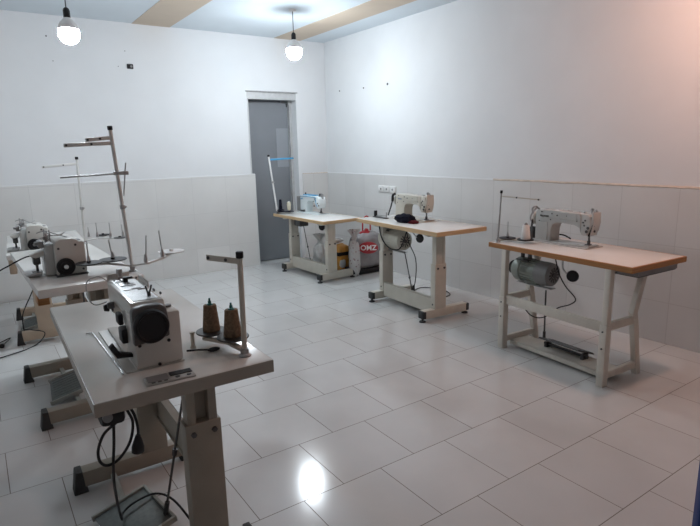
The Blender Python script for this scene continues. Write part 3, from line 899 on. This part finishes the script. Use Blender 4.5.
# ------------------------------------------------------------------ overlock machines
def overlock(label, x, y, z, rz, withbelt):
    """origin at the middle of the near face's foot; near face looks along -Y, sewing side is -X"""
    t = thing('overlock_machine', label, 'sewing machine', (x, y, z), rz, 'overlock machines in the left row')
    b = B()
    b.prism([(-.070, .008), (.072, .008), (.082, .02), (.082, .178), (.070, .184), (.052, .184), (.045, .197), (.02, .205), (-.035, .205), (-.060, .195), (-.070, .17)], 'Y', 0, .215, .006, 2)
    body = b.obj('machine_body', 'cast', t, 50)
    b = B()
    b.prism([(-.118, .01), (-.065, .01), (-.065, .18), (-.10, .175), (-.112, .15)], 'Y', .03, .19, .006)
    b.obj('front_casting', 'cast_grey', t)
    B().box(-.075, .085, -.006, .22, 0, .010, .003).obj('base_plate', 'dark_steel', t)
    b = B(); b.prism([(-.135, .012), (-.20, .010), (-.215, .016), (-.20, .022), (-.13, .03)], 'Y', .06, .20, .003); b.obj('cloth_plate', 'steel', t)
    b = B(); b.prism([(-.110, .115), (-.155, .108), (-.180, .116), (-.178, .128), (-.11, .145)], 'Y', .06, .13, .004); b.obj('presser_arm', 'cast', t)
    b = B(); b.box(-.165, -.13, .09, .15, .065, .118, .006); b.cyl((-.148, .12, .07), (-.148, .12, .022), .007); b.box(-.175, -.125, .10, .14, .020, .028, .003); b.obj('presser_foot', 'dark_steel', t)
    b = B(); b.box(-.135, -.108, .06, .15, .16, .195, .006); b.box(-.150, -.11, .07, .11, .175, .192, .004); b.obj('needle_head', 'grey_plastic', t)
    for k, (yy, zz) in enumerate(((.055, .225), (.09, .235), (.125, .24))):
        b = B(); b.lathe([(.014, 0), (.015, .004), (.006, .008), (.006, .014), (.012, .016), (.010, .03), (0, .032)], (-.09 + .01 * k, yy, zz - .03), (-.55, 0, 1), 16); b.obj('tension_knob', 'steel' if k else 'grey_plastic', t)
    b = B()
    B().tube([(-.10, .06, .19), (-.10, .06, .262)], .004, 8, False).obj('thread_post', 'steel', t)
    b.tube([(-.075, .06, .19), (-.075, .06, .255)], .004, 8, False)
    b.obj('thread_post', 'steel', t)
    B().tube([(-.13, .05, .212), (-.08, .05, .225), (-.03, .05, .222), (.0, .06, .235)], .003, 6).obj('thread_wire', 'steel', t)
    B().tube([(-.13, .12, .235), (-.09, .10, .245), (-.04, .08, .225), (.01, .06, .205)], .003, 6).obj('thread_wire', 'steel', t)
    b = B(); b.lathe([(.010, 0), (.045, .001), (.047, .006), (.047, .016), (.043, .020), (.028, .020), (.026, .016), (.012, .015)], (-.025, 0, .055), (0, -1, 0), 36); wh = b.obj('handwheel', 'black', t)
    b = B(); b.lathe([(.012, 0), (.012, .008), (.006, .009), (.006, .006), (0, .006)], (-.025, -.014, .055), (0, -1, 0), 18); b.obj('wheel_hub', 'chrome', wh)
    for sx, sz in ((-.05, .155), (.035, .168), (-.055, .012), (.062, .03)):
        B().lathe([(.0065, -.001), (.0065, .002), (0, .003)], (sx, 0, sz), (0, -1, 0), 12).obj('screw', 'dark_steel', body)
    b = B(); b.lathe([(.020, 0), (.018, .006), (.010, .010), (0, .010)], (.055, .06, .182), (0, 0, 1), 18); b.obj('oil_cap', 'grey_plastic', t)
    return t


overlock('nearer overlock machine with black handwheel, on the table under the tallest thread stand', .392, 3.285, FZ, .03, True)
overlock('farther overlock machine at the far left, nearest the back wall', .372, 4.86, GZ, -.054, True)


# ------------------------------------------------------------------ thread stands
def spool_disc(b, c, r=.052, h=.0):
    b.lathe([(0, 0), (r, .0), (r + .002, .003), (r, .006), (.012, .007), (.010, .018), (.0, .018)], c, (0, 0, 1), 28)


def thread_stand(name, label, base, top, discs, bars, arms, disc_mat='black', spindle=.075, pole_r=.009, pole_mat='steel_cream', collars=(), extra=None, cone=False):
    """coordinates are relative to the foot of the pole"""
    t = thing(name, label, 'thread stand', base, 0, 'thread stands clamped to the tables')
    top = Vector(top)
    bw_ = .010 if pole_r > .007 else .004
    pale = 'stand' if pole_mat in ('stand', 'white_plastic') else 'steel_cream'
    b = B(); b.cyl((0, 0, -.0), top, pole_r, seg=16); b.obj('pole', pole_mat, t)
    b = B(); b.lathe([(.020, 0), (.022, .004), (.014, .010), (.014, .026), (0, .026)], (0, 0, 0), (0, 0, 1), 20); b.obj('clamp', 'steel', t)
    d = top.normalized()
    b = B(); b.cyl(top - d * .012, top + d * .010, pole_r + .0035, seg=16, ch=.002); b.obj('pole_cap', 'black', t)
    for k, c in enumerate(collars):
        p = top * c
        b = B(); b.cyl(p - d * .012, p + d * .012, pole_r + .005, seg=14, ch=.002); b.box(p.x + .004, p.x + .022, p.y - .006, p.y + .006, p.z - .006, p.z + .006, .002); b.obj('pole_joint', 'steel', t)
    for p0, p1 in bars:
        p0, p1 = Vector(p0), Vector(p1)
        dd = (p1 - p0).normalized()
        sd = dd.cross(Vector((0, 0, 1))).normalized()
        b = B()
        b.m = frame(dd, sd, p0)
        L = (p1 - p0).length
        b.box(-.01, L + .008, -.003, .003, -bw_, bw_, .002)
        gb = b.obj('guide_bar', pale if disc_mat != 'blue' else 'blue', t)
        g = B(); g.m = frame(dd, sd, p0)
        g.cyl((L - .003, -.006, 0), (L - .003, .006, 0), .006, seg=10)
        g.cyl((L * .42, -.006, 0), (L * .42, .006, 0), .006, seg=10)
        g.obj('thread_eye', 'dark_steel' if disc_mat != 'blue' else 'blue', gb)
    for pts in arms:
        b = B()
        P = [Vector(p) for p in pts]
        for a, c in zip(P, P[1:]):
            dd = (c - a).normalized(); sd = dd.cross(Vector((0, 0, 1))).normalized()
            b.m = frame(dd, sd, a)
            b.box(-.008, (c - a).length + .008, -.011, .011, -.005, .005, .002)
        b.obj('base_arm', pale, t)
    for c, r, mt, sp in discs:
        b = B()
        spool_disc(b, c, r)
        dk = b.obj('spool_disc', mt, t)
        if sp:
            b = B(); b.cyl((c[0], c[1], c[2] + .01), (c[0] + sp[0], c[1] + sp[1], c[2] + sp[2]), .0035, seg=8); b.lathe([(.011, .015), (.009, .03), (.005, .045), (0, .045)], c, (0, 0, 1), 14); b.obj('spindle', 'steel', dk)
    return t


# nearest table's stand
s1 = thread_stand('thread_stand', 'thread stand holding two brown cones at the corner of the nearest table', (.680, 1.632, NZ), (.004, .0, .345),
                  [((-.040, .192, .040), .054, 'dark_steel', (0, 0, .12)), ((-.003, .088, .040), .054, 'dark_steel', (0, 0, .12))],
                  [((.004, .0, .322), (-.052, .135, .322))],
                  [[(0, 0, .020), (-.02, .085, .026), (-.072, .165, .030), (-.040, .192, .032)]], collars=(.0,))
for i, (dx, dy) in enumerate(((-.040, .192), (-.003, .088))):
    c = thing('thread_cone', ('brown thread cone on the nearest table, the left one nearer the machine', 'brown thread cone on the nearest table, the right one beside the pole')[i], 'thread cone',
              (.680 + dx, 1.632 + dy, NZ + .0475), 0, 'brown thread cones')
    B().lathe([(.0125, 0), (.030, 0), (.031, .004), (.0225, .092), (.021, .094), (.0125, .094)], (0, 0, 0), (0, 0, 1), 28).obj('thread_winding', 'thread_brown', c)
    B().lathe([(.0125, -.0), (.0115, .096), (.011, .098), (.006, .100), (.006, .108), (.0035, .110), (.0035, .118), (0, .118)], (0, 0, 0), (0, 0, 1), 20).obj('cone_core', 'teal', c)
# bobbin winder post
bw = thing('bobbin_winder', 'short post and black wire thread guide beside the brown cones', 'thread guide', (.566, 1.815, NZ))
B().lathe([(.011, 0), (.009, .006), (.007, .008), (.007, .052), (.009, .053), (.009, .058), (0, .058)], (0, 0, 0), (0, 0, 1), 16).obj('post', 'steel_cream', bw)
b = B(); b.tube([(-.045, -.07, .020), (.0, -.085, .018), (.035, -.075, .006), (.05, -.085, .005)], .0035); b.blob((.045, -.08, .008), (.022, .012, .007), .05); b.obj('wire_guide', 'black', bw)

# tall stand on the middle overlock table
T5B = (.688, 3.180, FZ)
W_ = (0, 0, .085)
s2 = thread_stand('thread_stand', 'tallest thread stand, with a crossbar and white and black spool discs', T5B, (-.039, 0, .785),
                  [((-.215, .03, .068), .068, 'black', (.0, 0, .11)), ((-.088, .05, .068), .072, 'black', (-.012, 0, .115)), ((.235, .04, .075), .075, 'white_plastic', None), ((.045, -.13, .066), .010, 'steel', (.014, 0, .145)), ((.155, -.06, .072), .010, 'steel', (-.008, 0, .150))],
                  [((-.050, 0, .705), (-.262, .0, .697)), ((-.048, 0, .733), (-.158, 0, .723))],
                  [[(0, 0, .030), (-.12, .02, .056), (-.215, .03, .060)], [(0, 0, .030), (.045, -.13, .058), (.155, -.06, .064), (.235, .04, .068)]],
                  pole_r=.0098, pole_mat='stand', collars=(.463,))
b = B(); b.cyl((-.305, 0, .536), (.022, 0, .546), .005, seg=10); b.cyl((.022, .0, .600), (-.006, 0, .422), .0035, seg=8); b.box(-.045, .03, -.012, .012, .536, .556, .003)
b.obj('crossbar', 'steel', s2)
# far overlock table's stand
s3 = thread_stand('thread_stand', 'second tallest thread stand at the far left overlock table', (.727, 5.0, GZ), (.014, 0, .706),
                  [((.17, .14, .035), .055, 'black', None), ((.055, .13, .035), .012, 'steel', (0, 0, .085)), ((.11, .06, .035), .012, 'steel', (0, 0, .125)), ((.20, -.02, .035), .012, 'steel', (0, 0, .125)), ((.26, -.09, .030), .050, 'dark_steel', None), ((.285, -.10, .040), .012, 'steel', (-.005, 0, .105))],
                  [((.013, 0, .66), (-.235, .0, .642))],
                  [[(0, 0, .022), (.11, .06, .026), (.20, -.02, .026), (.285, -.10, .026)], [(.11, .06, .026), (.17, .14, .028)]], pole_r=.0095, pole_mat='stand', collars=(.42,))
# A-frame table's stand
s4 = thread_stand('thread_stand', 'thin chrome thread stand on the orange-edged table, left of its machine', (3.175, 2.690, CZ), (.022, 0, .372),
                  [((.085, -.02, .022), .060, 'black', (.0, 0, .125)), ((.120, -.155, .022), .060, 'black', (0, 0, .05))],
                  [((.022, 0, .340), (.10, -.27, .325))],
                  [[(0, 0, .014), (.085, -.02, .016), (.12, -.155, .016)]], pole_r=.006, pole_mat='steel', collars=(.0,))
c = thing('thread_cone', 'white thread cone on the orange-edged table', 'thread cone', (3.295, 2.535, CZ + .0295))
B().lathe([(.0125, 0), (.034, 0), (.035, .006), (.024, .10), (.020, .104), (.0125, .104)], (0, 0, 0), (0, 0, 1), 28).obj('thread_winding', 'thread_white', c)
B().lathe([(.0125, .0), (.0125, .108), (.008, .118), (0, .12)], (0, 0, 0), (0, 0, 1), 16).obj('cone_core', 'grey_plastic', c)
# door-side table's stand with blue guide bar
s5 = thread_stand('thread_stand', 'white thread stand with a bright blue guide bar in front of the door', (3.095, 6.10, AZ), (-.085, 0, .71),
                  [((.035, -.02, .022), .058, 'cloth_dark', None), ((.115, -.09, .022), .060, 'cloth_dark', (0, 0, .05))],
                  [((-.078, 0, .662), (.235, -.03, .672))],
                  [[(0, 0, .014), (.045, -.03, .016), (.115, -.09, .016)]], disc_mat='blue', pole_r=.0105, pole_mat='white_plastic', collars=(.55,))
c = tag(recentre(B().lathe([(.045, 0), (.046, .006), (.022, .015), (.016, .13), (.008, .135), (0, .135)], (3.130, 6.080, AZ + .0405), (0, 0, 1), 24).obj('thread_holder', 'cloth_dark'), (3.130, 6.080, AZ + .0405)),
        'dark cone standing at the foot of the blue-barred stand', 'thread cone')
c = thing('thread_cone', 'small pale yellow spool on the small table in front of the door', 'thread cone', (3.210, 6.01, AZ + .0405))
B().lathe([(.0125, .004), (.020, .004), (.024, .04), (.026, .07), (.021, .10), (.0125, .104)], (0, 0, 0), (0, 0, 1), 20).obj('thread_winding', 'thread_yellow', c)
B().lathe([(.0125, 0), (.0125, .112), (0, .114)], (0, 0, 0), (0, 0, 1), 14).obj('cone_core', 'white_plastic', c)

# thread tension holder left of the cream machine
o = thing('bobbin_winder', 'black bobbin winder at the left end of the middle right table', 'bobbin winder', (3.30, 4.27, BZ))
B().box(-.02, .02, -.10, .11, 0, .010, .003).obj('winder_base', 'dark_steel', o)
b = B(); b.box(-.012, .012, .07, .10, .008, .05, .004); b.cyl((0, .085, .05), (0, .085, .066), .017); b.obj('winder_wheel', 'black', o)
b = B(); b.tube([(0, .07, .012), (0, 0, .022), (0, -.09, .03)], .006); b.cyl((0, -.09, .0), (0, -.09, .065), .006); b.obj('winder_arm', 'steel', o)

# dark cloth lying on the table
b = B()
b.blob((3.265, 3.86, BZ + .034), (.075, .115, .042), .22, 5, 2.2, 4, 4, BZ + .0005)
cl = recentre(b.obj('folded_cloth', 'cloth_dark'), (3.265, 3.86, BZ))
tag(cl, 'crumpled dark navy cloth on the tan-edged table', 'cloth')
b = B(); b.blob((.0, -.115, .012), (.045, .05, .018), .25, 5, 2.2, 9, 3, .0005); b.obj('cloth_flap', 'cloth_red', cl)

# ------------------------------------------------------------------ bags and sacks between the right tables
def sack(name, label, cat, c, rad, material, seed, amp=.13, power=3.2, neck=0.0, rz=0, group=None):
    t = thing(name, label, cat, (c[0], c[1], 0), rz, group)
    b = B()
    b.blob((0, 0, rad[2] + c[2]), rad, amp, 4.5, power, seed, 5, .001 if c[2] == 0 else None)
    b.obj('bag_body', material, t, 60)
    if neck:
        b = B()
        z1 = 2 * rad[2] + c[2]
        vs = []
        n = 40
        prof = [(rad[0] * .75, -.05), (rad[0] * .35, .0), (.03, .03), (.022, .045), (.05, .08), (.075, .11)]
        rings = []
        for r, h in prof:
            ring = []
            for k in range(n):
                a = 2 * PI * k / n
                rr = r * (1 + .28 * math.sin(a * 9 + seed) * (1 if h > .0 else .3))
                ring.append(b.bm.verts.new((rr * math.cos(a), rr * .7 * math.sin(a), z1 - .01 + h * neck)))
            rings.append(ring)
        for a_, b_ in zip(rings, rings[1:]):
            for k in range(n):
                b.bm.faces.new((a_[k], a_[(k + 1) % n], b_[(k + 1) % n], b_[k]))
        b.obj('bag_neck', material, t, 60)
    return t


bag = thing('shopping_bag', 'grey shopping bag with red oval logo, in the corner behind the tables', 'bag', (3.915, 5.38, .065), 0)
bg = B()
bg.blob((0, 0, .195), (.20, .13, .225), .09, 5, 4, 2, 5, .001)
bg.obj('bag_body', 'bag_grey', bag, 60)
# logo faces the camera side
lx = Vector((.80, -.60, 0))
ln = Vector((-.60, -.80, 0))
lo = Vector((-.10, -.195, .262))
ob = B(); ob.m = frame(lx, (0, 0, 1), lo)
ob.lathe([(0, 0), (.100, 0), (.116, .058), (.113, .062), (0, .062)], (0, 0, -.064), (0, 0, 1), 40)
for v in ob.bm.verts:
    pass
lg = ob.obj('logo', 'bag_red', bag)
lg.data.transform(Matrix.Translation(lo) @ frame(lx, (0, 0, 1), (0, 0, 0)) @ Matrix.Diagonal((1, .62, 1, 1)) @ frame(lx, (0, 0, 1), (0, 0, 0)).inverted() @ Matrix.Translation(-lo))
text('lettering', 'OMZ', .085, frame(lx, Vector((0, 0, 1)), lo + ln * -.0), 'white_text', lg, .009, .002)
hb = B()
hb.blob((-.02, -.02, .415), (.075, .045, .028), .3, 6, 2, 5, 4)
hb.blob((.0, -.02, .44), (.03, .025, .03), .3, 6, 2, 7, 3)
hd = hb.obj('handle_knot', 'bag_red', bag)
hb = B(); hb.tube([(-.055, -.02, .44), (-.05, -.02, .56), (.0, -.02, .62), (.055, -.02, .57), (.06, -.02, .44)], .009); hb.obj('handle', 'bag_red', bag)
tr = B(); tr.prism([(-.20, 0), (.20, 0), (.23, .058), (-.23, .058)], 'Y', -.15, .15, .012)
tr = tr.obj('tray', 'black')
tr.location = (3.915, 5.38, 0)
tag(tr, 'low black tray under the grey shopping bag', 'tray')
sack('plastic_bag', 'white and pink printed plastic bag left of the grey shopping bag', 'bag', (3.635, 5.22, 0), (.058, .065, .215), 'bag_pink', 8, .16, 2.8, 1.3)
sk = sack('grain_sack', 'front orange printed sack beside the small table leg', 'sack', (3.70, 5.62, 0), (.095, .10, .165), 'orange', 3, .07, 4)
b = B(); b.box(-.098, .07, -.104, .02, .20, .245, .006); b.obj('dark_band', 'black', sk)
b = B(); b.blob((-.03, -.085, .105), (.048, .022, .06), .05, 4, 2.5, 3, 3); b.obj('white_print', 'bag_white', sk)
sk2 = sack('grain_sack', 'smaller orange sack behind the front orange sack', 'sack', (3.865, 5.80, 0), (.085, .10, .135), 'orange', 12, .09, 3.6)
b = B(); b.box(-.088, .05, -.104, .0, .17, .20, .006); b.obj('dark_band', 'black', sk2)
sack('plastic_bag', 'white plastic bag standing under the small table by the door', 'bag', (3.50, 5.78, 0), (.075, .10, .17), 'bag_white', 21, .2, 2.6, 1.2)
sack('plastic_bag', 'small crumpled white bag lying on top of the orange sacks', 'bag', (3.70, 5.72, .335), (.09, .07, .030), 'bag_white', 31, .3, 2.2)

# ------------------------------------------------------------------ cables
def cable(name, label, pts, r=.004, plug=None, material='black'):
    o0 = Vector(pts[0])
    t = thing(name, label, 'cable', (o0.x, o0.y, 0))
    P = [Vector(p) - Vector((o0.x, o0.y, 0)) for p in pts]
    B().tube(P, r, 8).obj('cord', material, t)
    if plug:
        a, d = P[-1], (P[-1] - P[-2]).normalized()
        q = B(); q.lathe([(.007, -.01), (.014, .012), (.019, .03), (.019, .046), (.012, .05), (0, .05)], a, d, 16); 
        pl = q.obj('plug', 'black', t)
    return t


cable('electric_cable', 'black cord with plug hanging in a loop under the nearest table',
      [(.265, 1.64, .715), (.225, 1.63, .695), (.205, 1.64, .645), (.207, 1.65, .60), (.228, 1.66, .575), (.262, 1.66, .585), (.298, 1.66, .63), (.312, 1.66, .69), (.300, 1.66, .735), (.305, 1.66, .745), (.318, 1.66, .715), (.325, 1.66, .665), (.322, 1.66, .635)], .0045, True)
cable('electric_cable', 'black cord running from the nearest switch down over its pedal',
      [(.255, 1.64, .715), (.250, 1.65, .64), (.243, 1.66, .57), (.248, 1.72, .46), (.27, 1.84, .30), (.300, 2.0, .15), (.325, 2.12, .098), (.38, 2.15, .105), (.46, 2.15, .110), (.51, 2.07, .105), (.545, 1.93, .06), (.57, 1.82, .012), (.58, 1.7, .008)], .0045)
cable('electric_cable', 'thin dark cable running left from the nearer overlock machine',
      [(.255, 3.44, .955), (.20, 3.47, .95), (.12, 3.5, .91), (.04, 3.52, .86), (-.08, 3.55, .72), (-.2, 3.6, .4), (-.25, 3.6, .05), (-.3, 3.65, .006)], .004)
cable('electric_cable', 'black cord and plug lying on the floor at the left edge',
      [(.42, 4.95, .62), (.34, 5.0, .50), (.27, 5.0, .375), (.205, 5.0, .24), (.20, 5.03, .11), (.22, 5.05, .10), (.33, 4.86, .105), (.27, 4.90, .008), (.12, 4.78, .006), (-.12, 4.72, .006), (-.25, 4.95, .006), (.0, 5.12, .006), (.10, 5.20, .012), (.045, 5.04, .014)], .0045, True)
cable('electric_cable', 'black cord looping on the floor under the middle right table',
      [(3.34, 3.93, .775), (3.35, 3.91, .62), (3.38, 3.84, .45), (3.36, 3.83, .22), (3.42, 3.98, .10), (3.50, 4.04, .02), (3.62, 4.18, .006), (3.85, 4.30, .006), (3.98, 4.12, .006), (3.90, 3.90, .006), (3.72, 3.88, .006), (3.62, 3.98, .006)], .0045)
cable('electric_cable', 'black cord hanging under the orange-edged table',
      [(3.31, 2.30, .755), (3.29, 2.24, .62), (3.27, 2.17, .54), (3.29, 2.10, .46), (3.29, 2.14, .41), (3.30, 2.24, .36), (3.31, 2.36, .26), (3.31, 2.47, .25), (3.33, 2.58, .32)], .0042)

# blue container cut by the right edge of the frame
bn = thing('storage_bin', 'dark blue plastic bin cut off by the lower right edge', 'bin', (2.075, .62, 0), R(23))
b = B()
b.prism([(-.165, 0), (.165, 0), (.165, .60), (-.165, .60)], 'Y', -.145, .145, .015)
b.obj('bin_body', 'navy_bin', bn)
b = B(); b.box(-.17, .17, -.15, .15, .59, .615, .006); b.obj('bin_rim', 'navy_bin', bn)

scn.cycles.use_denoising = True
scn.cycles.max_bounces = 8
scn.cycles.sample_clamp_indirect = 8
